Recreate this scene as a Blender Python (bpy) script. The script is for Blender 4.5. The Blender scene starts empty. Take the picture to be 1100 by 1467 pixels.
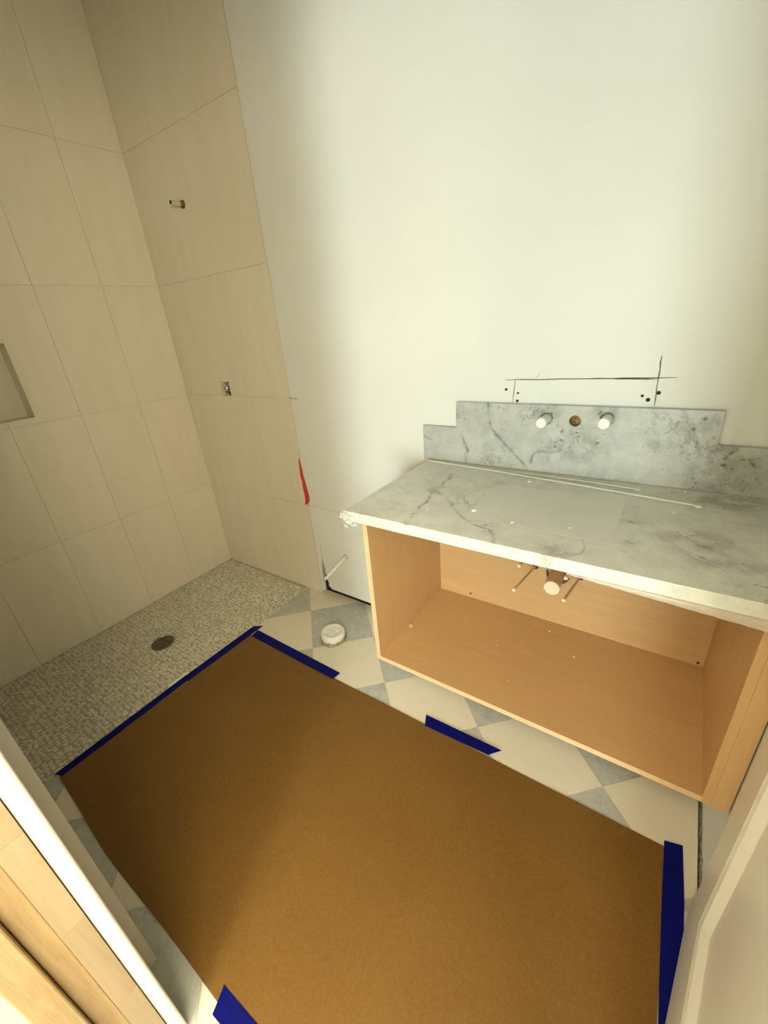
import bpy, bmesh, math, random
from mathutils import Vector, Matrix
random.seed(7)
SC = bpy.context.scene
COL = SC.collection

# ------------------------------------------------------------------ camera
CX, CY, CZ = 1.5671, -1.4401, 1.4334
PITCH, ROLL, YAW, FPX = -0.4263, -0.0883, 0.6351, 599.25
r0 = Vector((math.cos(YAW), math.sin(YAW), 0)); f0 = Vector((-math.sin(YAW), math.cos(YAW), 0))
fw = f0 * math.cos(PITCH) + Vector((0, 0, 1)) * math.sin(PITCH)
u0 = r0.cross(fw)
rt = r0 * math.cos(ROLL) + u0 * math.sin(ROLL)
up = u0 * math.cos(ROLL) - r0 * math.sin(ROLL)
cd = bpy.data.cameras.new('camera'); cam = bpy.data.objects.new('camera', cd); COL.objects.link(cam)
cd.sensor_fit = 'HORIZONTAL'; cd.sensor_width = 36.0; cd.lens = FPX * 36.0 / 1100.0
cd.clip_start = 0.01; cd.clip_end = 50
M = Matrix((rt, up, -fw)).transposed().to_4x4(); M.translation = (CX, CY, CZ)
cam.matrix_world = M
SC.camera = cam

# ------------------------------------------------------------------ world, lights, exposure
SC.view_settings.view_transform = 'Standard'; SC.view_settings.look = 'None'
SC.view_settings.gamma = 1.0; SC.view_settings.use_curve_mapping = False
SC.view_settings.exposure = 1.0
wd = bpy.data.worlds.new('world'); SC.world = wd; wd.use_nodes = True
wd.node_tree.nodes['Background'].inputs[0].default_value = (0.95, 0.95, 0.86, 1)
wd.node_tree.nodes['Background'].inputs[1].default_value = 0.4

def area(name, loc, target, sx, sy, power, col):
    l = bpy.data.lights.new(name, 'AREA'); l.shape = 'RECTANGLE'; l.size = sx; l.size_y = sy
    l.energy = power; l.color = col
    o = bpy.data.objects.new(name, l); COL.objects.link(o); o.location = loc
    o.rotation_euler = (Vector(target) - Vector(loc)).to_track_quat('-Z', 'Y').to_euler()
    return o
# daylight through the hall window, behind the doorway
area('hall_window_daylight', (1.90, -4.14, 1.12), (1.90, 0, 1.12), 0.46, 1.0, 45, (0.87, 1.0, 0.98))
# added warm fill under the hall ceiling, lifts the ambient light
area('hall_ceiling_fill', (1.35, -2.60, 2.86), (1.35, -2.60, 0), 0.9, 0.9, 30, (1.0, 0.82, 0.56))
# unseen warm side fill for the shower, set in an added window
area('hall_side_fill', (2.09, -2.17, 1.74), (0, -2.17, 1.74), 0.9, 0.48, 30, (1.0, 0.88, 0.62))

# ------------------------------------------------------------------ materials
def lin(c):
    return tuple(((x / 255) / 12.92 if x / 255 <= 0.04045 else ((x / 255 + 0.055) / 1.055) ** 2.4) for x in c) + (1.0,)

class NT:
    def __init__(s, name):
        s.m = bpy.data.materials.new(name); s.m.use_nodes = True; s.t = s.m.node_tree
        s.b = s.t.nodes['Principled BSDF']; s.out = s.t.nodes['Material Output']
    def n(s, t, **kw):
        x = s.t.nodes.new(t)
        for k, v in kw.items():
            if k in x.inputs.keys(): x.inputs[k].default_value = v
            else: setattr(x, k, v)
        return x
    def l(s, a, b): s.t.links.new(a, b)
    def coord(s, scale=(1, 1, 1), kind='Object', rand=True):
        tc = s.n('ShaderNodeTexCoord'); mp = s.n('ShaderNodeMapping'); mp.inputs['Scale'].default_value = scale
        s.l(tc.outputs[kind], mp.inputs['Vector'])
        if rand:
            oi = s.n('ShaderNodeObjectInfo'); mu = s.n('ShaderNodeMath', operation='MULTIPLY'); mu.inputs[1].default_value = 37.0
            s.l(oi.outputs['Random'], mu.inputs[0]); s.l(mu.outputs[0], mp.inputs['Location'])
        return mp.outputs[0]
    def noise(s, v, scale, detail=4, rough=.5, dist=0.0):
        x = s.n('ShaderNodeTexNoise'); x.inputs['Scale'].default_value = scale; x.inputs['Detail'].default_value = detail
        x.inputs['Roughness'].default_value = rough; x.inputs['Distortion'].default_value = dist
        s.l(v, x.inputs['Vector']); return x.outputs['Fac']
    def ramp(s, f, stops):
        x = s.n('ShaderNodeValToRGB'); e = x.color_ramp.elements
        while len(e) < len(stops): e.new(0.5)
        for i, (p, c) in enumerate(stops): e[i].position = p; e[i].color = c
        s.l(f, x.inputs[0]); return x.outputs[0]
    def mix(s, f, a, b, bt='MIX'):
        x = s.n('ShaderNodeMix', data_type='RGBA', blend_type=bt)
        if isinstance(f, (int, float)): x.inputs[0].default_value = f
        else: s.l(f, x.inputs[0])
        for i, q in ((6, a), (7, b)):
            if isinstance(q, tuple): x.inputs[i].default_value = q
            else: s.l(q, x.inputs[i])
        return x.outputs[2]
    def bump(s, h, strength, dist=.002):
        x = s.n('ShaderNodeBump'); x.inputs['Strength'].default_value = strength; x.inputs['Distance'].default_value = dist
        s.l(h, x.inputs['Height']); s.l(x.outputs[0], s.b.inputs['Normal'])
    def base(s, c):
        if isinstance(c, tuple): s.b.inputs['Base Color'].default_value = c
        else: s.l(c, s.b.inputs['Base Color'])
    def rough(s, r): s.b.inputs['Roughness'].default_value = r
W1 = (1, 1, 1, 1); K0 = (0, 0, 0, 1)
def plain(name, c, rough=.6, var=.06, sc=12, metal=0, bump=0):
    t = NT(name); v = t.coord()
    f = t.noise(v, sc, 5)
    a = tuple(x * (1 - var) for x in c[:3]) + (1,); b = tuple(min(1, x * (1 + var)) for x in c[:3]) + (1,)
    t.base(t.ramp(f, [(.3, a), (.7, b)])); t.rough(rough); t.b.inputs['Metallic'].default_value = metal
    if bump: t.bump(t.noise(v, sc * 8, 3), bump)
    return t.m
def tilemat(name, c, amp):
    t = NT(name); v = t.coord((5, 5, 1.0)); w = t.coord((1, 1, 1))
    f = t.noise(v, 3.0, 3); g = t.noise(w, 2.2, 3)
    a = tuple(x * (1 - amp) for x in c[:3]) + (1,); b = tuple(min(1, x * (1 + amp)) for x in c[:3]) + (1,)
    c1 = t.ramp(f, [(.35, a), (.65, b)])
    oi = t.n('ShaderNodeObjectInfo')
    tint = t.ramp(oi.outputs['Random'], [(0, (1.0, .955, .90, 1)), (.5, (.965, .965, .93, 1)), (1, (1, 1, .975, 1))])
    c2 = t.mix(.8, c1, tint, 'MULTIPLY')
    t.base(t.mix(.3, c2, t.ramp(g, [(.3, a), (.7, b)]))); t.rough(.42)
    t.bump(t.noise(w, 260, 2), .05, .001); return t.m
def marble(name, base, vein, scale=1.0, strength=.75, spots=.5, rough=.32, lines=(), spotsat=()):
    """cloudy stone with fine veins; lines: polylines (world metres) the big veins follow; spotsat: (centre, radius) of speckled clusters"""
    t = NT(name); v = t.coord((scale, scale, scale))
    geo = t.n('ShaderNodeNewGeometry').outputs['Position']
    def vm(op, a, b=None):
        x = t.n('ShaderNodeVectorMath', operation=op)
        for i, q in enumerate((a, b)):
            if q is None: continue
            if isinstance(q, tuple): x.inputs[i].default_value = q
            else: t.l(q, x.inputs[i])
        return x.outputs['Value'] if op in ('DOT_PRODUCT', 'LENGTH', 'DISTANCE') else x.outputs[0]
    def ma(op, a, b, clamp=False):
        x = t.n('ShaderNodeMath', operation=op); x.use_clamp = clamp
        for i, q in enumerate((a, b)):
            if isinstance(q, (int, float)): x.inputs[i].default_value = q
            else: t.l(q, x.inputs[i])
        return x.outputs[0]
    cloud = t.noise(v, 3.0, 6, .6)
    hi = tuple(min(1, x * 1.12) for x in base[:3]) + (1,); lo = tuple(x * .80 for x in base[:3]) + (1,)
    c = t.ramp(cloud, [(.30, lo), (.62, hi)])
    c = t.mix(.5, c, t.ramp(t.noise(v, 13.0, 5, .65), [(.34, lo), (.60, hi)]))
    vn = t.noise(v, 2.4, 5, .62, .9)
    line = t.ramp(vn, [(.482, K0), (.498, W1), (.502, W1), (.518, K0)])
    gate = t.ramp(t.noise(v, 2.1, 2), [(.46, K0), (.62, W1)])
    lm = t.mix(1.0, line, gate, 'MULTIPLY')
    c = t.mix(t.mix(1.0, lm, (strength,) * 3 + (1,), 'MULTIPLY'), c, vein)
    sp = t.ramp(t.noise(v, 26.0, 5, .68), [(.57, K0), (.66, W1)])
    g2 = t.ramp(t.noise(v, 4.5, 3), [(.50, K0), (.66, (.6, .6, .6, 1))])
    warp = t.n('ShaderNodeTexNoise'); warp.inputs['Scale'].default_value = 16; warp.inputs['Detail'].default_value = 4; t.l(geo, warp.inputs['Vector'])
    wp = vm('ADD', geo, vm('MULTIPLY', vm('SUBTRACT', warp.outputs['Color'], (.5, .5, .5)), (.045, .045, .045)))
    near = None
    for q, rad in spotsat:
        d = ma('SUBTRACT', 1.0, ma('DIVIDE', vm('DISTANCE', wp, tuple(q)), rad), True)
        near = d if near is None else ma('MAXIMUM', near, d)
    if near is not None:
        g2 = t.mix(t.ramp(near, [(.05, K0), (.55, W1)]), g2, W1)
        blot = t.mix(1.0, t.ramp(near, [(.0, K0), (.6, (.42, .42, .42, 1))]), t.ramp(t.noise(v, 9, 4, .6), [(.42, K0), (.6, W1)]), 'MULTIPLY')
        c = t.mix(blot, c, vein)
    sm = t.mix(1.0, t.mix(1.0, sp, g2, 'MULTIPLY'), (spots,) * 3 + (1,), 'MULTIPLY')
    c = t.mix(sm, c, vein)
    dist = None
    for pl in lines:
        for A, B in zip(pl[:-1], pl[1:]):
            A, B = Vector(A), Vector(B); ab = B - A
            pa = vm('SUBTRACT', wp, tuple(A))
            h = ma('DIVIDE', vm('DOT_PRODUCT', pa, tuple(ab)), ab.length_squared, True)
            x = t.n('ShaderNodeVectorMath', operation='SCALE'); x.inputs[0].default_value = tuple(ab); t.l(h, x.inputs['Scale'])
            d = vm('DISTANCE', pa, x.outputs[0])
            dist = d if dist is None else ma('MINIMUM', dist, d)
    if dist is not None:
        wv = ma('ADD', dist, ma('MULTIPLY', ma('SUBTRACT', t.noise(geo, 38, 3), .45), .006))
        c = t.mix(t.ramp(wv, [(0, (.88, .88, .88, 1)), (.0024, (.62, .62, .62, 1)), (.0046, (.18, .18, .18, 1)), (.012, K0)]), c, vein)
    t.base(c); t.rough(rough); return t.m
def wood(name, base, dark, along='X', rough=.5, fig=.5, sc=1.0):
    t = NT(name)
    s = {'X': (1.0, 14, 14), 'Y': (14, 1.0, 14), 'Z': (14, 14, 1.0)}[along]
    v = t.coord(tuple(x * sc for x in s)); w = t.coord((1, 1, 1))
    f = t.noise(v, 2.2, 6, .6, .6); g = t.noise(v, 9, 4, .6)
    c = t.ramp(f, [(.3, dark), (.62, base)])
    c = t.mix(fig, base, c)
    c = t.mix(.18, c, t.ramp(g, [(.4, dark), (.6, base)]))
    c = t.mix(t.ramp(t.noise(w, 3, 2), [(.35, K0), (.75, (.35, .35, .35, 1))]), c, tuple(min(1, x * 1.12) for x in base[:3]) + (1,))
    t.base(c); t.rough(rough); t.bump(g, .05, .001); return t.m

M_PAINT = plain('painted_drywall', (.80, .80, .745, 1), .75, .035, 1.7, bump=.03)
M_PAINT2 = plain('primed_jamb', (.66, .63, .54, 1), .6, .03, 6)
M_WHITE = plain('white_gloss_paint', (.84, .825, .75, 1), .30, .012, 5)
M_CEIL = plain('ceiling_darkened', (.42, .38, .29, 1), .8, .02, 4)  # unseen ceiling, tone darkened to keep the upper shower dim
M_TILE = tilemat('porcelain_wall_tile', (.80, .745, .61, 1), .03)
M_GROUT = plain('beige_grout', (.70, .64, .50, 1), .85, .06, 30)
M_CREAM = tilemat('cream_floor_tile', (.78, .73, .60, 1), .02)
M_GREYT = marble('grey_floor_tile', (.50, .51, .46, 1), (.26, .27, .25, 1), 3.0, .45, .5, .45)
M_PEB = NT('pebble_mosaic')
_v = M_PEB.coord(rand=False)
_x = M_PEB.n('ShaderNodeTexVoronoi'); _x.inputs['Scale'].default_value = 44; M_PEB.l(_v, _x.inputs['Vector'])
_g = M_PEB.n('ShaderNodeSeparateColor'); M_PEB.l(_x.outputs['Color'], _g.inputs[0])
M_PEB.base(M_PEB.mix(.25, M_PEB.ramp(_g.outputs[0], [(0, (.58, .545, .43, 1)), (.5, (.70, .66, .53, 1)), (1, (.80, .765, .62, 1))]),
                     M_PEB.ramp(M_PEB.noise(_v, 7, 3), [(.3, (.56, .53, .42, 1)), (.7, (.76, .72, .59, 1))])))
M_PEB.rough(.6); M_PEB = M_PEB.m
M_PGROUT = plain('pan_grout', (.46, .42, .32, 1), .9, .1, 40)
def bsp(x, z): return (x, -.020, z)
def ctp(x, y): return (x, y, .9156)
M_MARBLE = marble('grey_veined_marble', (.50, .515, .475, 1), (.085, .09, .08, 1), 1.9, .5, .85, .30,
    [[bsp(1.009, 1.15), bsp(1.020, 1.095), bsp(1.024, 1.061), bsp(1.064, 1.019), bsp(1.108, .977), bsp(1.153, .925), bsp(1.162, .90)],
     [bsp(.914, 1.033), bsp(.928, .975), bsp(.930, .912)], [bsp(1.170, .94), bsp(1.185, .985), bsp(1.258, 1.005)]],
    [(bsp(1.27, 1.02), .10), (bsp(1.35, 1.02), .07), (bsp(1.68, .98), .13), (bsp(1.61, 1.06), .07), (bsp(1.215, 1.13), .05), (bsp(1.385, 1.135), .05), (bsp(.90, 1.10), .05), (bsp(1.01, 1.13), .035), (bsp(1.53, 1.035), .03), (bsp(1.64, 1.11), .04)])
M_MARBLE2 = marble('grey_veined_marble_top', (.65, .665, .60, 1), (.125, .13, .12, 1), 1.6, .4, .6, .34,  # same stone made paler: grazing sheen and film haze put into the colour
    [[ctp(.935, -.15), ctp(.948, -.21), ctp(.964, -.352), ctp(.975, -.508), ctp(.99, -.57)], [ctp(.950, -.30), ctp(1.02, -.36), ctp(1.11, -.457), ctp(1.154, -.485), ctp(1.218, -.505), ctp(1.25, -.56)]],
    [(ctp(.955, -.30), .04), (ctp(1.2, -.495), .05), (ctp(1.515, -.299), .035), (ctp(1.528, -.417), .035), (ctp(1.66, -.36), .10), (ctp(1.72, -.47), .11), (ctp(1.38, -.53), .05), (ctp(1.45, -.12), .035), (ctp(1.72, -.10), .09)])
M_MAPLE_X = wood('maple_veneer', (.58, .37, .172, 1), (.47, .29, .125, 1), 'X')
M_MAPLE_Z = wood('maple_veneer_upright', (.58, .37, .172, 1), (.47, .29, .125, 1), 'Z')
M_MAPLE_F = wood('maple_shelf_dusty', (.53, .33, .148, 1), (.44, .265, .116, 1), 'X', .55, .35)
M_EDGE = wood('maple_edge', (.68, .49, .28, 1), (.60, .41, .22, 1), 'X', .5, .4)
M_PINE = wood('pine', (.43, .305, .155, 1), (.29, .18, .075, 1), 'Z', .6, .9, 2.4)
M_PINE2 = wood('finger_jointed_pine', (.385, .285, .17, 1), (.30, .205, .105, 1), 'Z', .55, .8, 1.2)
M_PAPER = NT('brown_builders_paper'); _v = M_PAPER.coord(rand=False)
M_PAPER.base(M_PAPER.mix(.5, M_PAPER.ramp(M_PAPER.noise(_v, 3.5, 6, .6), [(.3, (.158, .076, .012, 1)), (.7, (.20, .104, .021, 1))]),
                         M_PAPER.ramp(M_PAPER.noise(_v, 140, 3), [(.3, (.155, .074, .012, 1)), (.7, (.205, .106, .021, 1))])))
M_PAPER.rough(.58); M_PAPER.b.inputs['Specular IOR Level'].default_value = .35; M_PAPER.bump(M_PAPER.noise(_v, 9, 3), .25, .004); M_PAPER = M_PAPER.m
M_TAPE = plain('blue_painters_tape', (.002, .004, .13, 1), .6, .15, 30, bump=.2)
M_TAPE.node_tree.nodes['Principled BSDF'].inputs['Specular IOR Level'].default_value = .12
M_RED = plain('red_membrane', (.60, .055, .03, 1), .5, .15, 40)
M_CAPW = plain('white_plastic', (.86, .85, .79, 1), .4, .02, 20)
M_CAPT = plain('cream_plastic', (.86, .76, .58, 1), .4, .02, 20)
M_PVC = plain('pvc_pipe', (.62, .42, .24, 1), .4, .04, 20)  # brown tone puts the maple's reflection into the pipe colour
M_BRASS = plain('brass', (.15, .09, .035, 1), .45, .3, 60, metal=.7)
M_RUST = plain('rusty_brass', (.17, .07, .025, 1), .7, .4, 60)
M_CHROME = plain('chrome', (.70, .72, .70, 1), .22, .05, 20, metal=.9)
M_DARK = plain('dark_cavity', (.03, .024, .015, 1), .9, .2, 20)  # near-black: shade of gaps and holes put into the colour; also on screws
M_STEEL = plain('drain_steel', (.135, .115, .065, 1), .45, .2, 50, metal=.4)
M_PENCIL = plain('pencil_mark', (.20, .17, .105, 1), .8, .3, 200)
M_PLASTER = plain('white_plaster', (.86, .85, .80, 1), .8, .05, 60, bump=.3)
M_MORTAR = plain('grey_mortar', (.34, .30, .21, 1), .9, .4, 70, bump=.6)
M_TEMPL = plain('pale_film', (.67, .68, .615, 1), .3, .03, 8)
def filmmat():
    t = NT('clear_plastic_film'); tr = t.n('ShaderNodeBsdfTransparent'); mx = t.n('ShaderNodeMixShader')
    mx.inputs[0].default_value = .42
    t.b.inputs['Base Color'].default_value = (.86, .86, .80, 1); t.rough(.22)
    t.l(tr.outputs[0], mx.inputs[1]); t.l(t.b.outputs[0], mx.inputs[2]); t.l(mx.outputs[0], t.out.inputs[0]); return t.m
M_FILM = filmmat()
M_HALL = plain('hall_subfloor', (.46, .42, .33, 1), .7, .08, 6)

# ------------------------------------------------------------------ helpers
def put(name, bm, mat, parent=None, origin=None, smooth=False, **props):
    bmesh.ops.recalc_face_normals(bm, faces=bm.faces)
    if origin is None:
        xs = [v.co for v in bm.verts]
        lo = Vector([min(v[i] for v in xs) for i in range(3)]); hi = Vector([max(v[i] for v in xs) for i in range(3)])
        origin = Vector(((lo.x + hi.x) / 2, (lo.y + hi.y) / 2, lo.z))
    origin = Vector(origin)
    for v in bm.verts: v.co -= origin
    me = bpy.data.meshes.new(name); bm.to_mesh(me); bm.free()
    if smooth:
        for p in me.polygons: p.use_smooth = True
    for m in (mat if isinstance(mat, (list, tuple)) else [mat]): me.materials.append(m)
    o = bpy.data.objects.new(name, me); COL.objects.link(o)
    link(o, parent, origin)
    for k, v in props.items(): o[k] = v
    return o
WORLD = {}
def link(o, parent, origin):
    WORLD[o.name] = Vector(origin)
    if parent is not None:
        o.parent = parent; o.location = Vector(origin) - WORLD[parent.name]
    else: o.location = origin
def empty(name, loc, **props):
    o = bpy.data.objects.new(name, None); COL.objects.link(o); o.location = loc; WORLD[o.name] = Vector(loc); o.empty_display_size = .05
    for k, v in props.items(): o[k] = v
    return o
def addbox(bm, a, b, bev=0.0, seg=2):
    a, b = Vector(a), Vector(b)
    t = bmesh.new(); bmesh.ops.create_cube(t, size=1.0)
    for v in t.verts: v.co = Vector([(a[i] + b[i]) / 2 + v.co[i] * (b[i] - a[i]) for i in range(3)])
    if bev: bmesh.ops.bevel(t, geom=t.edges[:], offset=bev, segments=seg, affect='EDGES', profile=.5)
    me = bpy.data.meshes.new('tmp'); t.to_mesh(me); t.free(); bm.from_mesh(me); bpy.data.meshes.remove(me)
def box(name, a, b, mat, parent=None, bev=0.0, seg=2, **props):
    bm = bmesh.new(); addbox(bm, a, b, bev, seg); return put(name, bm, mat, parent, **props)
def addtube(bm, pts, rad, n=14, cap=True):
    pts = [Vector(p) for p in pts]; rings = []
    rads = rad if isinstance(rad, (list, tuple)) else [rad] * len(pts)
    d0 = (pts[1] - pts[0]).normalized(); ref = Vector((0, 0, 1)) if abs(d0.z) < .9 else Vector((1, 0, 0))
    for i, p in enumerate(pts):
        d = (pts[min(i + 1, len(pts) - 1)] - pts[max(i - 1, 0)])
        if d.length < 1e-9: d = d0
        d.normalize()
        if abs(d.dot(d0)) < .02: d = d0
        a = d.cross(ref).normalized(); b = a.cross(d).normalized()
        rings.append([bm.verts.new(p + (a * math.cos(2 * math.pi * k / n) + b * math.sin(2 * math.pi * k / n)) * rads[i]) for k in range(n)])
    for i in range(len(rings) - 1):
        for k in range(n):
            bm.faces.new((rings[i][k], rings[i][(k + 1) % n], rings[i + 1][(k + 1) % n], rings[i + 1][k]))
    if cap: bm.faces.new(rings[0][::-1]); bm.faces.new(rings[-1])
def tube(name, pts, rad, mat, parent=None, n=14, smooth=False, **props):
    bm = bmesh.new(); addtube(bm, pts, rad, n); return put(name, bm, mat, parent, smooth=smooth, **props)
def lathe(name, c, prof, mat, parent=None, axis=(0, 0, 1), n=28, **props):
    """prof: list of (radius, along axis) from start to end"""
    ax = Vector(axis).normalized(); ref = Vector((0, 0, 1)) if abs(ax.z) < .9 else Vector((1, 0, 0))
    a = ax.cross(ref).normalized(); b = a.cross(ax).normalized(); c = Vector(c)
    bm = bmesh.new(); rings = []
    for rr, h in prof:
        rings.append([bm.verts.new(c + ax * h + (a * math.cos(2 * math.pi * k / n) + b * math.sin(2 * math.pi * k / n)) * max(rr, 1e-4)) for k in range(n)])
    for i in range(len(rings) - 1):
        for k in range(n): bm.faces.new((rings[i][k], rings[i][(k + 1) % n], rings[i + 1][(k + 1) % n], rings[i + 1][k]))
    bm.faces.new(rings[0][::-1]); bm.faces.new(rings[-1])
    return put(name, bm, mat, parent, **props)
def circ(cx, cy, r, n=24): return [(cx + r * math.cos(2 * math.pi * k / n), cy + r * math.sin(2 * math.pi * k / n)) for k in range(n)]
def plate(name, outline, holes, axis, lo, hi, mat, parent=None, bev=0.0, **props):
    """flat plate with holes: outline in the two other axes, extruded from lo to hi along axis"""
    bm = bmesh.new(); other = [i for i in range(3) if i != axis]
    def mk(p, h):
        q = [0, 0, 0]; q[other[0]] = p[0]; q[other[1]] = p[1]; q[axis] = h; return bm.verts.new(q)
    es = []
    for loop in [outline] + list(holes):
        vs = [mk(p, lo) for p in loop]
        es += [bm.edges.new((vs[i], vs[(i + 1) % len(vs)])) for i in range(len(vs))]
    if holes: bmesh.ops.triangle_fill(bm, edges=es, use_beauty=True)
    else: bm.faces.new([e.verts[0] for e in es])
    f = bm.faces[:]
    e = bmesh.ops.extrude_face_region(bm, geom=f)
    d = Vector((0, 0, 0)); d[axis] = hi - lo
    bmesh.ops.translate(bm, vec=d, verts=[g for g in e['geom'] if isinstance(g, bmesh.types.BMVert)])
    if bev:
        sharp = [x for x in bm.edges if len(x.link_faces) == 2 and x.calc_face_angle(0) > .6]
        bmesh.ops.bevel(bm, geom=sharp, offset=bev, segments=2, affect='EDGES', profile=.5)
    return put(name, bm, mat, parent, **props)
def rect(x0, x1, y0, y1): return [(x0, y0), (x1, y0), (x1, y1), (x0, y1)]
def clip(poly, ax, val, keep_less):
    out = []
    for i in range(len(poly)):
        a, b = poly[i], poly[(i + 1) % len(poly)]
        ia = (a[ax] <= val) == keep_less or a[ax] == val; ib = (b[ax] <= val) == keep_less or b[ax] == val
        if ia: out.append(a)
        if ia != ib:
            t = (val - a[ax]) / (b[ax] - a[ax]); out.append((a[0] + t * (b[0] - a[0]), a[1] + t * (b[1] - a[1])))
    return out

# ------------------------------------------------------------------ room dimensions
XL, XR, YF, ZC = -0.869, 1.836, -1.42, 2.95
XS = -0.106                       # edge of the shower floor
ST = dict(kind='structure')

# ------------------------------------------------------------------ floor
floor = box('floor', (XS, -1.60, -.10), (1.825, .030, -.0022), M_GROUT, **ST)
D = .3048 * 2 ** .5; BX, BY = .2792, -.3831; G = .0011
def diamond(cx, cy):
    h = D / 2 - G * 2 ** .5
    poly = [(cx + h, cy), (cx, cy + h), (cx - h, cy), (cx, cy - h)]
    for ax, val, less in ((0, XS + .001, False), (0, 1.825, True), (1, -1.60, False), (1, .0295, True)):
        if poly: poly = clip(poly, ax, val, less)
    if len(poly) < 3: return None
    ar = abs(sum(poly[i][0] * poly[(i + 1) % len(poly)][1] - poly[(i + 1) % len(poly)][0] * poly[i][1] for i in range(len(poly)))) / 2
    return poly if ar > .0008 else None
for k in range(-3, 6):
    for m in range(-4, 3):
        for mat, cx, cy in ((M_CREAM, BX + D / 2 + k * D, BY + m * D), (M_GREYT, BX + k * D, BY + D / 2 + m * D)):
            pl = diamond(cx, cy)
            if pl:
                q = []
                for pt in pl:
                    if not q or (abs(pt[0] - q[-1][0]) + abs(pt[1] - q[-1][1])) > 1e-5: q.append(pt)
                if (abs(q[0][0] - q[-1][0]) + abs(q[0][1] - q[-1][1])) < 1e-5: q.pop()
                plate('floor_tile', q, [], 2, -.0022, random.uniform(-.0003, .0), mat, floor)
# shower pan and its pebble mosaic
DX, DY = -.468, -.742
def panz(x, y): return -.004 - .009 * max(0.0, 1 - math.hypot(x - DX, y - DY) / .62)
bm = bmesh.new(); NX, NY = 22, 40; g = []
for i in range(NX + 1):
    x = XL - .004 + (XS - XL + .004) * i / NX
    g.append([bm.verts.new((x, YF + (-YF + .003) * j / NY, panz(x, YF + (-YF + .003) * j / NY) - .0012)) for j in range(NY + 1)])
for i in range(NX):
    for j in range(NY):
        c = g[i][j].co + Vector((.5 * (XS - XL) / NX, -.5 * YF / NY, 0))
        if math.hypot(c.x - DX, c.y - DY) > .043: bm.faces.new((g[i][j], g[i + 1][j], g[i + 1][j + 1], g[i][j + 1]))
pan = put('shower_pan', bm, M_PGROUT, floor)
bm = bmesh.new(); sp = .0215; row = 0; y = YF + .010
while y < -.006:
    x = XL + .010 + random.uniform(0, sp * .6)
    while x < XS - .007:
        px, py = x + random.uniform(-.004, .004), y + random.uniform(-.0045, .0045)
        if math.hypot(px - DX, py - DY) > .068 and px < XS - .012 and px > XL + .011 and py < -.011:
            z = panz(px, py); h = random.uniform(.0008, .0036); n = 8; a0 = random.random() * 6.28
            rx, ry, ro = random.uniform(.0085, .0135), random.uniform(.0070, .0100), random.random() * 3.14
            lo_, hi_ = [], []
            for k in range(n):
                a = a0 + 2 * math.pi * k / n; q = random.uniform(.9, 1.08)
                ex, ey = rx * math.cos(a) * q, ry * math.sin(a) * q
                ex, ey = ex * math.cos(ro) - ey * math.sin(ro), ex * math.sin(ro) + ey * math.cos(ro)
                lo_.append(bm.verts.new((px + ex, py + ey, z - .0015))); hi_.append(bm.verts.new((px + ex * .74, py + ey * .74, z + h)))
            for k in range(n): bm.faces.new((lo_[k], lo_[(k + 1) % n], hi_[(k + 1) % n], hi_[k]))
            bm.faces.new(hi_)
        x += sp
    y += sp * .87; row += 1
put('pebble_mosaic', bm, M_PEB, floor, kind='stuff')

# ------------------------------------------------------------------ left wall (tiled, with a niche)
NY0, NY1, NZ0, NZ1 = -1.062, -.757, 1.156, 1.485
wl = plate('wall_left', rect(-1.60, .0028, -.10, ZC), [rect(NY0, NY1, NZ0, NZ1)], 0, -.97, XL - .0032, M_GROUT, **ST)
rows = [-.012, .563, 1.132, 1.701, 2.270, 2.839, ZC]
jy = [0.0, -.29, -.58, -.87, -1.16, YF]
J = .0007
def wtile(parent, axis, lo, hi, a0, a1, z0, z1, holes=(), outline=None):
    return plate('wall_tile', outline or rect(a0 + J, a1 - J, z0 + J, z1 - J), list(holes), axis, lo, hi, M_TILE, parent, bev=.0003)
for i in range(len(jy) - 1):
    for k in range(len(rows) - 1):
        b, a, z0, z1 = jy[i], jy[i + 1], rows[k], rows[k + 1]
        a_, b_, c_, d_ = max(a, NY0), min(b, NY1), max(z0, NZ0), min(z1, NZ1)
        if a_ < b_ and c_ < d_:
            # keep an L / U shape of what is left of this tile around the niche
            o = []
            if b_ < b and a_ == a:    # niche reaches this tile's near side
                o = [(a + J, z0 + J), (b - J, z0 + J), (b - J, z1 - J), (a + J, z1 - J), (a + J, d_), (b_, d_), (b_, c_), (a + J, c_)]
            elif a_ > a and b_ == b:
                o = [(a + J, z0 + J), (b - J, z0 + J), (b - J, c_), (a_, c_), (a_, d_), (b - J, d_), (b - J, z1 - J), (a + J, z1 - J)]
            if o: wtile(wl, 0, XL - .0032, XL, a, b, z0, z1, outline=o); continue
            wtile(wl, 0, XL - .0032, XL, a, b, z0, c_); wtile(wl, 0, XL - .0032, XL, a, b, d_, z1); continue
        wtile(wl, 0, XL - .0032, XL, a, b, z0, z1)
ND = .088
bm = bmesh.new()
t = .006
addbox(bm, (XL - ND - t, NY0, NZ0), (XL - ND, NY1, NZ1))
put('niche_back_tile', bm, M_TILE, wl)
box('niche_side_tile', (XL - ND, NY1 - t, NZ0), (XL - .0005, NY1, NZ1), M_TILE, wl)
box('niche_side_tile', (XL - ND, NY0, NZ0), (XL - .0005, NY0 + t, NZ1), M_TILE, wl)
box('niche_sill_tile', (XL - ND, NY0 + t, NZ0), (XL - .0005, NY1 - t, NZ0 + t), M_TILE, wl)
box('niche_head_tile', (XL - ND, NY0 + t, NZ1 - t), (XL - .0005, NY1 - t, NZ1), M_TILE, wl)

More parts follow.
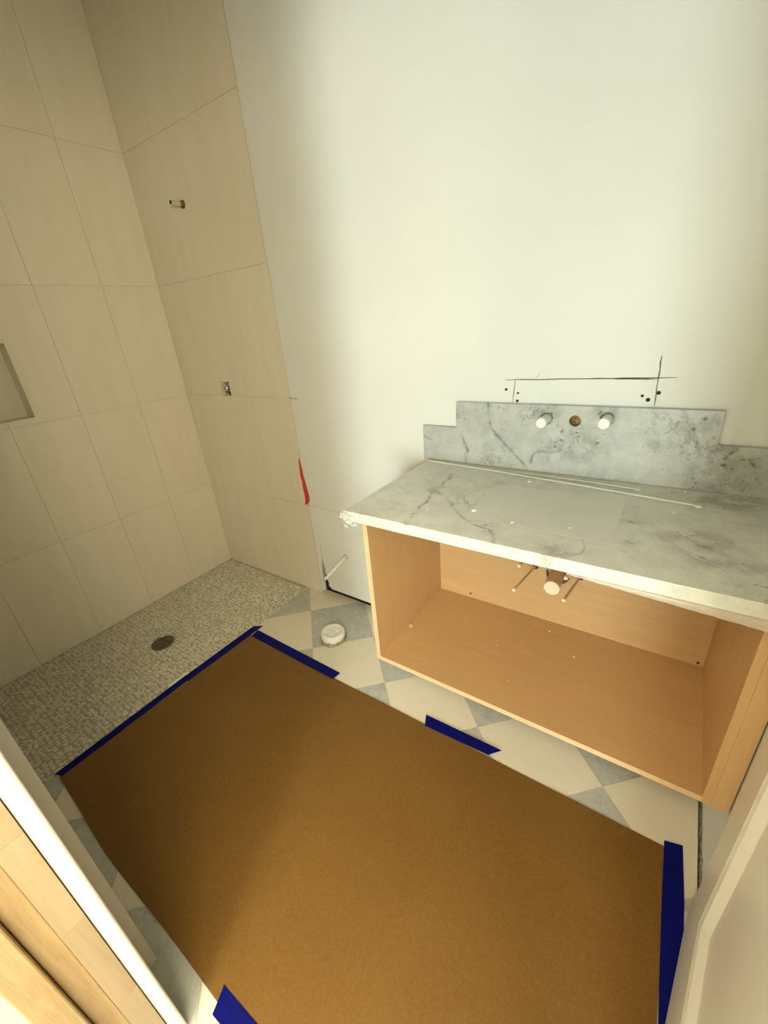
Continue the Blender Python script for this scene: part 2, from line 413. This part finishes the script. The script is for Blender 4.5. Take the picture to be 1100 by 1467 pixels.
# ------------------------------------------------------------------ back wall
AX, AZ = -.489, 1.998             # shower arm hole
VX0, VX1, VZ0, VZ1 = -.530, -.447, 1.134, 1.206
wb = plate('wall_back', rect(-.97, .0, -.10, ZC), [circ(AX, AZ, .020), rect(VX0, VX1, VZ0, VZ1)], 1, .0032, .055, M_GROUT, **ST)
box('framing_backing', (-.97, .055, -.10), (1.95, .12, ZC), M_DARK, wb)  # framing coloured near-black so the open joints read as shaded
jx = [XL, -.60, -.30, 0.0]
for i in range(3):
    for k in range(len(rows) - 1):
        a, b, z0, z1 = jx[i], jx[i + 1], rows[k], rows[k + 1]
        hs = []; o = None
        if i == 1 and k == 3: hs = [circ(AX, AZ, .018)]
        if i == 1 and k == 2:
            o = [(a + J, z0 + J), (VX0, z0 + J), (VX0, VZ1), (VX1, VZ1), (VX1, z0 + J), (b - J, z0 + J), (b - J, z1 - J), (a + J, z1 - J)]
        wtile(wb, 1, .0, .0032, a, b, z0, z1, hs, o)
XD = .0055                        # drywall starts here, a thin open joint beside the tile
plate('drywall_panel', rect(XD, XR, .5652, ZC), [], 1, .0006, .014, M_PAINT, wb)
# lower sheet: ragged left edge, broken away beside the floor
rag = [(.085, .045), (.074, .054), (.064, .064), (.066, .086), (.054, .108), (.058, .132), (.050, .154), (.055, .176), (.048, .198), (.049, .216), (.046, .236),
       (.0455, .252), (.050, .262), (.0455, .274), (.0455, .288), (.0485, .298), (.0452, .312), (.0448, .5632)]
plate('drywall_panel', [(XR, .042)] + [(XR, .5632)] + rag[::-1], [circ(.226, .303, .0135, 18)], 1, .0006, .014, M_PAINT, wb)
lag = [(XD, .012), (.022, .018), (.024, .050), (.019, .085), (.026, .110), (.021, .145), (.026, .175), (.030, .205), (.036, .240), (.0395, .290), (.0436, .32), (.0436, .5632), (XD, .5632)]
plate('drywall_strip', lag, [], 1, .0006, .014, M_PAINT, wb)
box('sole_plate', (0, .040, -.10), (XR, .055, .09), M_DARK, wb)  # wood coloured near-black for the shade in the gap under the drywall
# pencil lines and screw holes over the backsplash
def mark(p, q, w, name='pencil_line'):
    p, q = Vector((p[0], 0, p[1])), Vector((q[0], 0, q[1])); d = (q - p).normalized(); n = Vector((-d.z, 0, d.x)) * w / 2
    bm = bmesh.new(); lo_ = []; N = 9
    L, Rr = [], []
    for i in range(N):
        c = p.lerp(q, i / (N - 1)) + n * random.uniform(-.5, .5); ww = random.uniform(.6, 1.25) * (.5 if i in (0, N - 1) else 1)
        L.append(c + n * ww); Rr.append(c - n * ww)
    top = [[bm.verts.new((v.x, -.0001, v.z)) for v in s] for s in (L, Rr)]; bot = [[bm.verts.new((v.x, .0010, v.z)) for v in s] for s in (L, Rr)]
    for i in range(N - 1):
        bm.faces.new((top[0][i], top[0][i + 1], top[1][i + 1], top[1][i])); bm.faces.new((bot[0][i], bot[1][i], bot[1][i + 1], bot[0][i + 1]))
        for s in (0, 1): bm.faces.new((top[s][i], bot[s][i], bot[s][i + 1], top[s][i + 1]))
    put(name, bm, M_PENCIL, wb)
mark((1.062, 1.2205), (1.545, 1.2275), .0030); mark((1.300, 1.2250), (1.502, 1.2265), .0026); mark((1.39, 1.2240), (1.500, 1.2225), .0022)
mark((1.500, 1.286), (1.504, 1.148), .0034); mark((1.097, 1.222), (1.091, 1.146), .0024); mark((1.165, 1.228), (1.175, 1.240), .0012)
mark((-.002, 1.1325), (.055, 1.1295), .0030); mark((.0, .5642), (.010, .5642), .004)
for x, z, rr in ((1.067, 1.189, .0048), (1.108, 1.178, .0036), (1.107, 1.152, .0048), (1.470, 1.177, .0042), (1.486, 1.166, .0058), (1.509, 1.186, .0056)):
    lathe('screw_hole', (x, .0012, z), [(rr, 0), (rr, .0014), (rr * .5, .0015)], M_DARK, wb, axis=(0, -1, 0), n=12)  # dark discs, the shade inside each hole is in their colour

# ------------------------------------------------------------------ right wall, ceiling, door wall
wr = box('wall_right', (XR, -1.60, -.10), (1.95, .055, ZC), M_PAINT, **ST)
# crumbled mortar in the open joint along the right wall
bm = bmesh.new(); N = 22
for i in range(N):
    y = -.60 + i * .016; w = random.uniform(.002, .006)
    addbox(bm, (XR - w, y, -.03), (XR - .0003, y + random.uniform(.008, .015), random.uniform(-.012, .012)), .001, 1)
put('joint_mortar', bm, M_MORTAR, wr, kind='stuff')
box('ceiling', (-.97, -4.4, ZC), (2.3, .12, ZC + .05), M_CEIL, **ST)
wf = box('wall_front', (-.97, -1.58, -.10), (.712, YF, ZC), M_PAINT2, **ST)
box('wall_front_header', (.712, -1.58, 2.07), (1.95, YF, ZC), M_PAINT, **ST)
box('wall_front_pier', (1.735, -1.58, -.10), (XR, YF, 2.07), M_PAINT, **ST)

# left jamb of the opening, from the room outwards
box('trim_1', (.712, -1.4665, -.002), (.885, -1.4405, 2.07), M_WHITE, bev=.006, seg=4, **ST)
tr2 = empty('trim_2', (.80, -1.485, 0), **ST)
zs = [-.002, .29, .56, .80, 1.06, 1.50, 2.07]
for i in range(len(zs) - 1):
    box('jamb_block', (.712, -1.5030, zs[i] + .0003), (.886 + random.uniform(-.0003, .0003), -1.4672, zs[i + 1] - .0003), M_PINE2, tr2, bev=.0006)
box('trim_3', (.712, -1.5370, -.002), (.878, -1.5038, 2.07), M_PINE, bev=.002, **ST)
box('trim_4', (.712, -1.5800, -.002), (.893, -1.5378, 2.07), M_PINE, bev=.003, **ST)
lathe('nail_hole', (.8862, -1.493, .905), [(.003, -.002), (.003, .0012), (.0012, .0014)], M_DARK, tr2, axis=(1, 0, 0), n=10)  # dark disc for the shade inside the hole
lathe('wood_knot', (.8862, -1.4985, 1.013), [(.009, -.002), (.009, .0008), (.004, .001)], M_RUST, tr2, axis=(1, 0, 0), n=14)
# right jamb and head jamb
box('trim_5', (1.712, -1.58, -.002), (1.735, YF - .002, 2.07), M_WHITE, bev=.002, **ST)
box('trim_6', (.886, -1.58, 2.045), (1.712, YF - .002, 2.07), M_WHITE, bev=.002, **ST)

# open panel door
HX, HY = 1.6934, -1.42; T = Vector((.13695, .99058, 0)); Nn = Vector((T.y, -T.x, 0))
door = empty('door_1', (HX, HY, .008), **ST)
def dbox(name, s0, s1, z0, z1, d0, d1, mat, bev=.001):
    bm = bmesh.new(); addbox(bm, (s0, d0, z0), (s1, d1, z1), bev)
    for v in bm.verts: v.co = Vector((HX, HY, 0)) + T * v.co.x + Nn * v.co.y + Vector((0, 0, v.co.z))
    return put(name, bm, mat, door)
DW, DT, SW = .800, .030, .142
dbox('stile', 0.006, SW, .008, 2.03, 0, DT, M_WHITE); dbox('stile', DW - SW + .006, DW, .008, 2.03, 0, DT, M_WHITE)
for z0, z1 in ((.008, .246), (.92, 1.06), (1.90, 2.03)): dbox('rail', SW, DW - SW + .006, z0, z1, 0, DT, M_WHITE)
for z0, z1 in ((.246, .92), (1.06, 1.90)):
    dbox('panel', SW, DW - SW + .006, z0, z1, .0165, DT - .004, M_WHITE)
    # sloped moulding around the panel
    s0, s1, w = SW, DW - SW + .006, .034
    bm = bmesh.new()
    outer = [(s0, z0), (s1, z0), (s1, z1), (s0, z1)]; inner = [(s0 + w, z0 + w), (s1 - w, z0 + w), (s1 - w, z1 - w), (s0 + w, z1 - w)]
    mid = [((o[0] * .62 + i_[0] * .38), (o[1] * .62 + i_[1] * .38)) for o, i_ in zip(outer, inner)]
    rings = []
    for lst, d in ((outer, .0004), (mid, .0035), (inner, .0164), (inner, .0175), (outer, .0175)):
        rings.append([bm.verts.new(Vector((HX, HY, 0)) + T * a + Nn * d + Vector((0, 0, b))) for a, b in lst])
    for i in range(4):
        for k in range(4): bm.faces.new((rings[i][k], rings[i][(k + 1) % 4], rings[i + 1][(k + 1) % 4], rings[i + 1][k]))
    put('moulding', bm, M_WHITE, door)

# hall behind the doorway
box('floor_hall', (-.97, -4.4, -.10), (2.3, -1.60, -.002), M_HALL, **ST)
box('wall_hall_left', (-.10, -4.4, -.002), (.0, -1.58, ZC), M_PAINT, **ST)
plate('wall_hall_right', rect(-4.2, -1.50, -.002, ZC), [rect(-2.64, -1.70, 1.46, 2.00)], 0, 2.12, 2.30, M_PAINT, **ST)
box('wall_hall_near', (1.95, -1.58, -.10), (2.12, -1.50, ZC), M_PAINT, **ST)
plate('wall_hall_far', rect(-.10, 2.3, -.002, ZC), [rect(1.67, 2.13, .62, 1.62)], 1, -4.40, -4.20, M_PAINT, **ST)
w1 = empty('window_1', (1.9, -4.25, .62), **ST)
for a, b in (((1.67, -4.30, .62), (1.70, -4.22, 1.62)), ((2.10, -4.30, .62), (2.13, -4.22, 1.62)), ((1.70, -4.30, .62), (2.10, -4.22, .65)), ((1.70, -4.30, 1.59), (2.10, -4.22, 1.62))):
    box('window_frame', a, b, M_WHITE, w1)

w2 = empty('window_2_added', (2.2, -2.17, 1.46), **ST)  # window added around the side fill
for a, b in (((2.15, -2.64, 1.46), (2.23, -2.61, 2.00)), ((2.15, -1.73, 1.46), (2.23, -1.70, 2.00)), ((2.15, -2.61, 1.46), (2.23, -1.73, 1.49)), ((2.15, -2.61, 1.97), (2.23, -1.73, 2.00))):
    box('window_frame', a, b, M_WHITE, w2)

# ------------------------------------------------------------------ vanity
VX, VR, VB, VT_, VD = .7942, 1.7774, .2912, .8815, -.5154
van = empty('vanity_cabinet', ((VX + VR) / 2, VD, VB), label='wall-hung open maple vanity cabinet without doors under the marble countertop', category='cabinet')
P = .018
sl = box('side_panel', (VX, VD + .0012, VB), (VX + P, -.012, VT_), M_MAPLE_Z, van)
box('edge_band', (VX, VD, VB), (VX + P, VD + .0012, VT_), M_EDGE, sl, label='pale front edge band')
sr = box('side_panel', (VR, VD + .0012, VB), (VR + P, -.012, VT_), M_MAPLE_Z, van)
box('edge_band', (VR, VD, VB), (VR + P, VD + .0012, VT_), M_MAPLE_Z, sr)
bp = box('bottom_panel', (VX + P, VD + .0012, VB), (VR, -.012, VB + P), M_MAPLE_F, van)
box('edge_band', (VX + P, VD, VB), (VR, VD + .0012, VB + P), M_EDGE, bp, label='pale front edge band')
LUx, LUz, LLx, LLz, RUx, RUz, RLx, RLz, DPx, DPz = 1.182, .573, 1.201, .552, 1.338, .556, 1.360, .551, 1.303, .531
plate('back_panel', rect(VX + P, VR, VB + P, VT_), [circ(LUx - .004, LUz, .010, 14), circ(LLx + .018, LLz - .012, .010, 14), circ(DPx - .003, DPz, .042, 28), circ(RLx + .018, RLz - .012, .010, 14)], 1, -.030, -.012, M_MAPLE_X, van)
box('stretcher', (VX + P, -.110, VT_ - P), (VR, -.031, VT_), M_MAPLE_X, van)
box('stretcher', (VX + P, VD + .0012, VT_ - P), (VR, VD + .09, VT_), M_MAPLE_X, van)
box('filler_strip', (VR + P + .0005, VD + .001, VB - .004), (XR - .004, VD + .020, VT_), M_MAPLE_Z, van, bev=.001)
for x, z in ((.956, .329), (1.762, .322)): lathe('screw', (x, -.030, z), [(.0045, 0), (.0045, .001), (.002, .0012)], M_DARK, van, axis=(0, -1, 0), n=12)

# countertop with built-up front edge
CT0, CT1, CTX, CTY = .8818, .9156, .7694, -.5647
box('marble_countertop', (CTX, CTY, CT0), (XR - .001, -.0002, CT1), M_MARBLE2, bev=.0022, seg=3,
    label='grey veined marble countertop slab on the maple vanity', category='countertop')
# stepped backsplash
bs = [(.7462, CT1 + .0003), (XR - .001, CT1 + .0003), (XR - .001, 1.0515), (1.6745, 1.0515), (1.6695, 1.056), (1.6690, 1.1453), (.8886, 1.1453), (.8886, 1.0505), (.7462, 1.0505)]
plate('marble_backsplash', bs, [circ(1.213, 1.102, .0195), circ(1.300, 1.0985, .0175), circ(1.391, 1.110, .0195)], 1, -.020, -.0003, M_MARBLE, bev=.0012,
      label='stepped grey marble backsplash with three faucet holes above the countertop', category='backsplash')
for x, z, lab in ((1.213, 1.102, 'white round pipe cap in the backsplash hole toward the shower'), (1.391, 1.110, 'white round pipe cap in the backsplash hole toward the open panel door')):
    cp = empty('faucet_pipe_cap', (x, 0, z - .016), label=lab, category='pipe cap', group='white caps in the backsplash holes')
    lathe('body', (x, 0, z), [(.0152, 0), (.0152, .072), (.0165, .073), (.0165, .084), (.0150, .0875), (.0149, .0885)], M_CAPW, cp, axis=(0, -1, 0))
    for k in range(10):
        a = 2 * math.pi * k / 10
        c = Vector((x + .0166 * math.cos(a), -.0785, z + .0166 * math.sin(a))); box('rib', c - Vector((.0010, .005, .0010)), c + Vector((.0010, .005, .0010)), M_CAPW, cp)
fv = empty('faucet_inlet', (1.300, 0, 1.082), label='brass faucet inlet recessed in the middle backsplash hole', category='pipe fitting')
lathe('sleeve', (1.300, 0, 1.0985), [(.0165, 0), (.0165, .008), (.012, .009), (.012, .010)], M_BRASS, fv, axis=(0, -1, 0))
lathe('nipple', (1.300, -.010, 1.0975), [(.0085, 0), (.0085, .006), (.0052, .0065), (.0050, .001), (.0001, .001)], M_BRASS, fv, axis=(0, -1, 0), n=18)

# pipes inside the cabinet
def stub(name, x, z, L, r, cap, lab, drop=0.0, mat=M_PVC, y0=-.004, grp='capped supply pipes in the vanity', bx=0.0, bz=0.0):
    e = empty(name, (x, y0, z - r), label=lab, category='pipe'); e['group'] = grp
    tube('pipe', [(x + bx, y0, z + bz), (x, -.03 - L + .004, z)], r, mat, e, 16, smooth=False)
    lathe('cap', (x, -.03 - L + .012, z), [(cap, 0), (cap, .008), (cap * .85, .012)], M_CAPT, e, axis=(0, -1, 0), n=20)
stub('supply_pipe', LUx - .004, LUz, .075, .0048, .0070, 'short capped supply pipe in the vanity toward the shower, above the long one')
stub('supply_pipe', LLx, LLz, .20, .0040, .0064, 'long capped supply pipe in the vanity toward the shower', bx=.018, bz=-.012)
stub('supply_pipe', RUx, RUz, .055, .0050, .0072, 'short capped supply pipe overlapping the vanity drain pipe')
stub('supply_pipe', RLx, RLz, .18, .0040, .0064, 'long capped supply pipe beside the vanity drain pipe', bx=.018, bz=-.012)
dp = empty('drain_pipe', (DPx, 0, DPz - .03), label='thick capped sink drain stub through the back of the vanity', category='pipe')
lathe('pipe', (DPx - .003, .0, DPz), [(.0255, 0), (.0255, .125)], M_PVC, dp, axis=(0, -1, 0))
lathe('cap', (DPx, -.122, DPz), [(.0275, 0), (.0275, .006), (.0258, .008)], M_CAPT, dp, axis=(0, -1, 0))

# ------------------------------------------------------------------ things on the countertop
def blob(name, c, s, mat, label, category, group=None, flat=.5):
    bm = bmesh.new(); bmesh.ops.create_icosphere(bm, subdivisions=1, radius=1)
    rz = random.random() * 3
    for v in bm.verts:
        q = random.uniform(.75, 1.2); x, y, z = v.co.x * s * q, v.co.y * s * .6 * q, max(v.co.z, -.6) * s * flat
        v.co = Vector((c[0] + x * math.cos(rz) - y * math.sin(rz), c[1] + x * math.sin(rz) + y * math.cos(rz), c[2] + z + .6 * s * flat + .0002))
    o = put(name, bm, mat, label=label, category=category)
    if group: o['group'] = group
    return o
g_ = 'plaster crumbs on the countertop'
for x, y, q, lab in ((1.201, -.129, .0075, 'oblong white plaster crumb between the long plastic rod and the sink template'),
                     (1.129, -.413, .0080, 'large white plaster crumb on the sink template edge toward the toilet cap'),
                     (1.250, -.441, .0060, 'white plaster crumb on the sink template near its front edge'),
                     (1.215, -.414, .0035, 'tiny white speck of plaster beside a larger crumb on the sink template'),
                     (1.388, -.408, .0035, 'tiny white speck of plaster alone on the sink template'),
                     (1.601, -.210, .0040, 'small white plaster crumb beyond the ring end of the long plastic rod'),
                     (1.001, -.455, .0050, 'white plaster crumb beside the dark marble vein near the film-wrapped corner'),
                     (.866, -.280, .0040, 'small white plaster crumb close to the free end of the countertop'),
                     (1.620, -.045, .0065, 'white plaster crumb against the foot of the backsplash'),
                     (1.700, -.420, .0030, 'tiny white speck of plaster on the dark blotch of the countertop')):
    zz = CT1 + (.0010 if 1.115 < x < 1.49 and -.455 < y < -.178 else 0)
    blob('plaster_crumb', (x, y, zz), q, M_PLASTER, lab, 'crumb', g_)
g_ = 'chips on the cabinet bottom'
for x, y, q, lab in ((1.411, -.185, .0050, 'white plaster crumb alone on the cabinet bottom, below the drain pipe'),
                     (1.304, -.092, .0045, 'white plaster crumb on the cabinet bottom against the back panel'),
                     (1.161, -.258, .0030, 'tiny white speck of plaster on the cabinet bottom below the long supply pipe'),
                     (1.250, -.400, .0025, 'tiny white speck of plaster on the cabinet bottom near its front edge')):
    blob('plaster_crumb', (x, y, VB + P), q, M_PLASTER, lab, 'crumb', g_)
blob('wood_chip', (.826, -.318, VB + P), .012, M_EDGE, 'splintered pale wood chip against the inner side of the vanity', 'wood chip', flat=.4)

def rod(pts, w, label):
    e = empty('plastic_rod', pts[0], label=label, category='rod')
    tube('shaft', pts, w, M_TEMPL, e, 8)
    p = Vector(pts[-1]); lathe('rod_end', (p.x, p.y, CT1 + .0003), [(.0075, 0), (.0075, .004), (.0035, .0042), (.0030, .001)], M_CAPW, e, n=16)
zr = CT1 + .0031
rod([(.772, -.047, zr), (1.05, -.070, zr), (1.35, -.104, zr), (1.652, -.144, zr)], .0028, 'long thin pale plastic rod with a ring end lying across the countertop')
rod([(1.147, -.0585, zr), (1.33, -.064, zr), (1.504, -.076, zr)], .0024, 'short thin pale plastic rod with a ring end beside the backsplash')
bm = bmesh.new()
addbox(bm, (1.118, -.452, CT1 + .0002), (1.488, -.180, CT1 + .0009), .0003, 1)
put('sink_template', bm, M_TEMPL, label='thin pale rectangular sink template sheet on the marble countertop', category='template')

# plastic film hanging off the countertop
def film(name, x0, x1, prof, label, nx=40, amp=.003, seed=1):
    random.seed(seed); bm = bmesh.new(); g = []
    for i in range(nx + 1):
        x = x0 + (x1 - x0) * i / nx; col_ = []
        tt = i / nx
        for k, (y, z) in enumerate(prof(tt)):
            j = amp * (k > 1)
            col_.append(bm.verts.new((x + random.uniform(-j, j), y - abs(random.uniform(0, j)), z + random.uniform(-j, j) * .6)))
        g.append(col_)
    for i in range(nx):
        for k in range(len(g[0]) - 1): bm.faces.new((g[i][k], g[i + 1][k], g[i + 1][k + 1], g[i][k + 1]))
    put(name, bm, M_FILM, smooth=True, label=label, category='plastic film')
film('plastic_film', 1.42, XR - .003, lambda t: [(CTY + .030, CT0 - .0006), (CTY + .004, CT0 - .0008), (CTY + .0015, CT0 - .003 - .003 * t), (CTY + .001, CT0 - .004 - .010 * t), (CTY + .003, CT0 - .005 - .024 * t)],
     'clear plastic film hanging below the countertop edge beside the open panel door', 46, .0012, 3)
random.seed(11)
bm = bmesh.new()
for k in range(9):
    # crumpled folds around the free corner
    a = k * .55; pts = []
    for i in range(7):
        u = i / 6
        pts.append(Vector((CTX - .004 + .052 * u * (1 if k % 2 else .55) + random.uniform(-.004, .004) - .010 * math.sin(a), CTY - .004 - random.uniform(0, .006) + .004 * math.cos(a), CT1 - .004 - .010 * (k % 5) * (.4 + u * .6) - .012 * u + random.uniform(-.003, .003))))
    L, Rr = [], []
    for q in pts:
        L.append(bm.verts.new(q + Vector((0, -.001, .0045)))); Rr.append(bm.verts.new(q + Vector((-.001, .001, -.0045))))
    for i in range(6): bm.faces.new((L[i], L[i + 1], Rr[i + 1], Rr[i]))
put('plastic_film', bm, M_FILM, label='crumpled clear plastic film wrapped on the free corner of the countertop', category='plastic film')

# ------------------------------------------------------------------ shower fittings
sa = empty('shower_arm_stub', (AX, 0, AZ - .015), label='chrome shower arm stub poking from a rusty hole high on the tiled wall', category='pipe')
tube('pipe', [(AX, .03, AZ), (AX, -.052, AZ), (AX, -.060, AZ)], [.0100, .0100, .0088], M_CHROME, sa, 18)
lathe('pipe_mouth', (AX, -.0602, AZ), [(.0078, 0), (.0078, .0006), (.004, .0007)], M_DARK, sa, axis=(0, -1, 0), n=18)  # dark disc for the shade in the open pipe end
lathe('rusty_fitting', (AX, .02, AZ), [(.0172, 0), (.0172, .012), (.0155, .024), (.0125, .030), (.0120, .034)], M_RUST, sa, axis=(0, -1, 0), n=12)
sv = empty('shower_valve', (-.488, .03, VZ0), label='brass shower valve body in a square opening in the tiled wall', category='valve')
box('valve_box', (VX0 + .002, .044, VZ0 + .002), (VX1 - .002, .052, VZ1 - .002), M_DARK, sv)
lathe('valve_body', (-.494, .044, 1.172), [(.025, 0), (.025, .020), (.017, .024), (.017, .036), (.009, .037), (.009, .048), (.006, .049)], M_CHROME, sv, axis=(0, -1, 0), n=20)
box('valve_lug', (-.524, .020, 1.144), (-.500, .042, 1.158), M_BRASS, sv, bev=.003); box('valve_lug', (-.472, .016, 1.140), (-.452, .042, 1.152), M_CHROME, sv, bev=.003)
box('plaster_guard', (VX0 + .004, .006, VZ1 - .014), (VX0 + .022, .012, VZ1 - .004), M_CAPT, sv, bev=.001)
fd = empty('floor_drain', (DX, DY, panz(DX, DY)), label='round dark floor drain in the pebble shower floor', category='drain')
zd = panz(DX, DY)
lathe('rim', (DX, DY, zd - .004), [(.056, 0), (.056, .0055), (.054, .0065), (.046, .0068), (.045, .004), (.0446, .0)], M_STEEL, fd, n=32)
sl_ = [circ(DX + math.cos(a) * r_, DY + math.sin(a) * r_, .0042, 8) for r_, n_ in ((.014, 5), (.026, 9), (.037, 13)) for a in [2 * math.pi * k / n_ for k in range(n_)]]
plate('grate', circ(DX, DY, .0446, 32), sl_, 2, zd - .0005, zd + .0015, M_STEEL, fd)
box('sump', (DX - .028, DY - .028, zd - .012), (DX + .028, DY + .028, zd - .008), M_DARK, fd)

# ------------------------------------------------------------------ things by the toilet position
tc = empty('toilet_flange_cap', (.326, -.278, 0), label='white round toilet drain cap on the grey floor tile', category='pipe cap')
N = 40; bm = bmesh.new()
prof = [(.058, .010), (.0605, .013), (.0605, .040), (.0580, .0465), (.0525, .0495), (.046, .0490), (.043, .0465), (.020, .0462), (.001, .0470)]
rings = [[bm.verts.new((.326 + r_ * math.cos(2 * math.pi * k / N), -.278 + r_ * math.sin(2 * math.pi * k / N), h + (.0012 * math.sin(5 * k / N * 6.28 + r_ * 90) if r_ < .05 else 0))) for k in range(N)] for r_, h in prof]
for i in range(len(rings) - 1):
    for k in range(N): bm.faces.new((rings[i][k], rings[i][(k + 1) % N], rings[i + 1][(k + 1) % N], rings[i + 1][k]))
bm.faces.new(rings[0][::-1]); bm.faces.new(rings[-1])
put('cap', bm, M_PLASTER, tc, smooth=True)
for a in (.6, 2.7, 4.8): box('cap_lug', (.326 + .024 * math.cos(a) - .010, -.278 + .024 * math.sin(a) - .004, .044), (.326 + .024 * math.cos(a) + .010, -.278 + .024 * math.sin(a) + .004, .0505), M_PLASTER, tc, bev=.002)
bm = bmesh.new(); N = 36
r1 = [.064 + random.uniform(-.002, .003) for k in range(N)]; r2 = [.0585] * N; zz = [.013 + random.uniform(-.006, .008) for k in range(N)]
A = [bm.verts.new((.326 + r1[k] * math.cos(6.2832 * k / N), -.278 + r1[k] * math.sin(6.2832 * k / N), .0003)) for k in range(N)]
B = [bm.verts.new((.326 + r1[k] * .975 * math.cos(6.2832 * k / N), -.278 + r1[k] * .975 * math.sin(6.2832 * k / N), zz[k] + .004)) for k in range(N)]
C_ = [bm.verts.new((.326 + r2[k] * math.cos(6.2832 * k / N), -.278 + r2[k] * math.sin(6.2832 * k / N), zz[k] + .005)) for k in range(N)]
for k in range(N):
    j = (k + 1) % N; bm.faces.new((A[k], A[j], B[j], B[k])); bm.faces.new((B[k], B[j], C_[j], C_[k]))
put('mortar_collar', bm, M_MORTAR, tc, label='crumbling grey mortar around the cap')
ss = empty('supply_stub', (.226, .0, .29), label='white plastic pipe stub sticking out of the painted wall near the floor', category='pipe')
tube('pipe', [(.226, .03, .304), (.225, -.01, .3005), (.2175, -.09, .2755), (.2105, -.168, .2495)], .0075, M_CAPW, ss, 14, smooth=False)
lathe('pipe_end', (.2105, -.1675, .2498), [(.0078, 0), (.0078, .003), (.005, .0034)], M_MORTAR, ss, axis=(-.11, -.90, -.40), n=14)

# red membrane strip standing out of the joint beside the tile
ol = [(-.004, .836), (-.002, .816), (.006, .741), (.012, .700), (.018, .664), (.025, .617), (.020, .592), (.004, .572), (-.012, .566), (-.019, .569), (-.010, .588), (-.009, .628), (-.012, .660), (-.010, .699), (-.016, .720), (-.015, .749), (-.012, .790), (-.010, .815)]
plate('red_membrane_strip', ol, [], 1, -.0030, -.0003, M_RED, bev=.0006, label='ragged strip of red membrane on the joint beside the wall tile', category='membrane')

# ------------------------------------------------------------------ floor protection and tape
random.seed(5)
bm = bmesh.new(); nx, ny = 46, 24; g = []
for i in range(nx + 1):
    colm = []
    for j in range(ny + 1):
        u, w = i / nx, j / ny
        x0_, x1_ = -.083, 1.752 + .012 * w
        yb = -1.380 + .022 * max(0, 1 - u * 4) ** 1.3 + .0016 * math.sin(u * 19)
        x = x0_ + (x1_ - x0_) * u; y = -.477 + (yb + .477) * w
        z = .0018 + .0010 * math.sin(x * 7.1 + 1.3) * math.sin(y * 8.3) + .0006 * math.sin(x * 17 + y * 11)
        colm.append(bm.verts.new((x, y, z)))
    g.append(colm)
for i in range(nx):
    for j in range(ny): bm.faces.new((g[i][j], g[i + 1][j], g[i + 1][j + 1], g[i][j + 1]))
e = bmesh.ops.extrude_face_region(bm, geom=bm.faces[:])
bmesh.ops.translate(bm, vec=(0, 0, .0007), verts=[q for q in e['geom'] if isinstance(q, bmesh.types.BMVert)])
put('floor_protection_paper', bm, M_PAPER, label='large sheet of brown builders paper taped over the tiled floor', category='paper')
def tape(poly_l, poly_r, label, z=.0044):
    """ribbon between two polylines of equal length, thin and slightly cockled"""
    bm = bmesh.new(); lo_, hi_ = [], []
    for a, b in zip(poly_l, poly_r):
        row_ = []
        for k in range(5):
            t_ = k / 4; row_.append((a[0] + (b[0] - a[0]) * t_, a[1] + (b[1] - a[1]) * t_, z + random.uniform(-.0002, .0004)))
        hi_.append([bm.verts.new(q) for q in row_]); lo_.append([bm.verts.new((q[0], q[1], q[2] - .0005)) for q in row_])
    n = len(hi_)
    for i in range(n - 1):
        for k in range(4):
            bm.faces.new((hi_[i][k], hi_[i + 1][k], hi_[i + 1][k + 1], hi_[i][k + 1])); bm.faces.new((lo_[i][k], lo_[i][k + 1], lo_[i + 1][k + 1], lo_[i + 1][k]))
        bm.faces.new((hi_[i][0], lo_[i][0], lo_[i + 1][0], hi_[i + 1][0])); bm.faces.new((hi_[i][4], hi_[i + 1][4], lo_[i + 1][4], lo_[i][4]))
    for i in (0, n - 1):
        for k in range(4): bm.faces.new((hi_[i][k], hi_[i][k + 1], lo_[i][k + 1], lo_[i][k]))
    return put('painters_tape', bm, M_TAPE, label=label, category='tape', group='blue tape strips on the floor')
def seg(p, q, n): return [(p[0] + (q[0] - p[0]) * i / n, p[1] + (q[1] - p[1]) * i / n) for i in range(n + 1)]
tape(seg((-.117, -.425), (-.121, -.840), 12), seg((-.072, -.392), (-.081, -.835), 12), 'blue tape strip along the pebble shower floor, the end toward the marble vanity', .0047)
tape(seg((-.124, -.815), (-.113, -1.362), 14), seg((-.085, -.812), (-.080, -1.350), 14), 'blue tape strip along the pebble shower floor, the end toward the doorway', .0041)
tape(seg((-.070, -.432), (.507, -.443), 12), seg((-.064, -.480), (.500, -.487), 12), 'blue tape strip on the paper edge beside the toilet drain cap', .0054)
tape(seg((.947, -.438), (1.253, -.432), 8), seg((.967, -.484), (1.218, -.473), 8), 'blue tape strip on the paper edge below the open vanity')
tape([(1.746, -.461), (1.749, -.60), (1.756, -.80), (1.764, -1.00), (1.770, -1.18)], [(1.790, -.449), (1.798, -.60), (1.800, -.80), (1.804, -1.00), (1.808, -1.18)], 'blue tape strip running along the paper edge beneath the open panel door')
tape([(.898, -1.354), (1.02, -1.351), (1.20, -1.352), (1.40, -1.352)], [(.916, -1.400), (1.02, -1.397), (1.20, -1.398), (1.40, -1.400)], 'blue tape strip on the paper edge at the doorway threshold')
bm = bmesh.new()
addbox(bm, (-.142, -.90, -.003), (-.122, -.80, .0038), .0012, 1)
put('white_bump', bm, M_PLASTER, floor)  # small white strip on the shower floor beside the tape
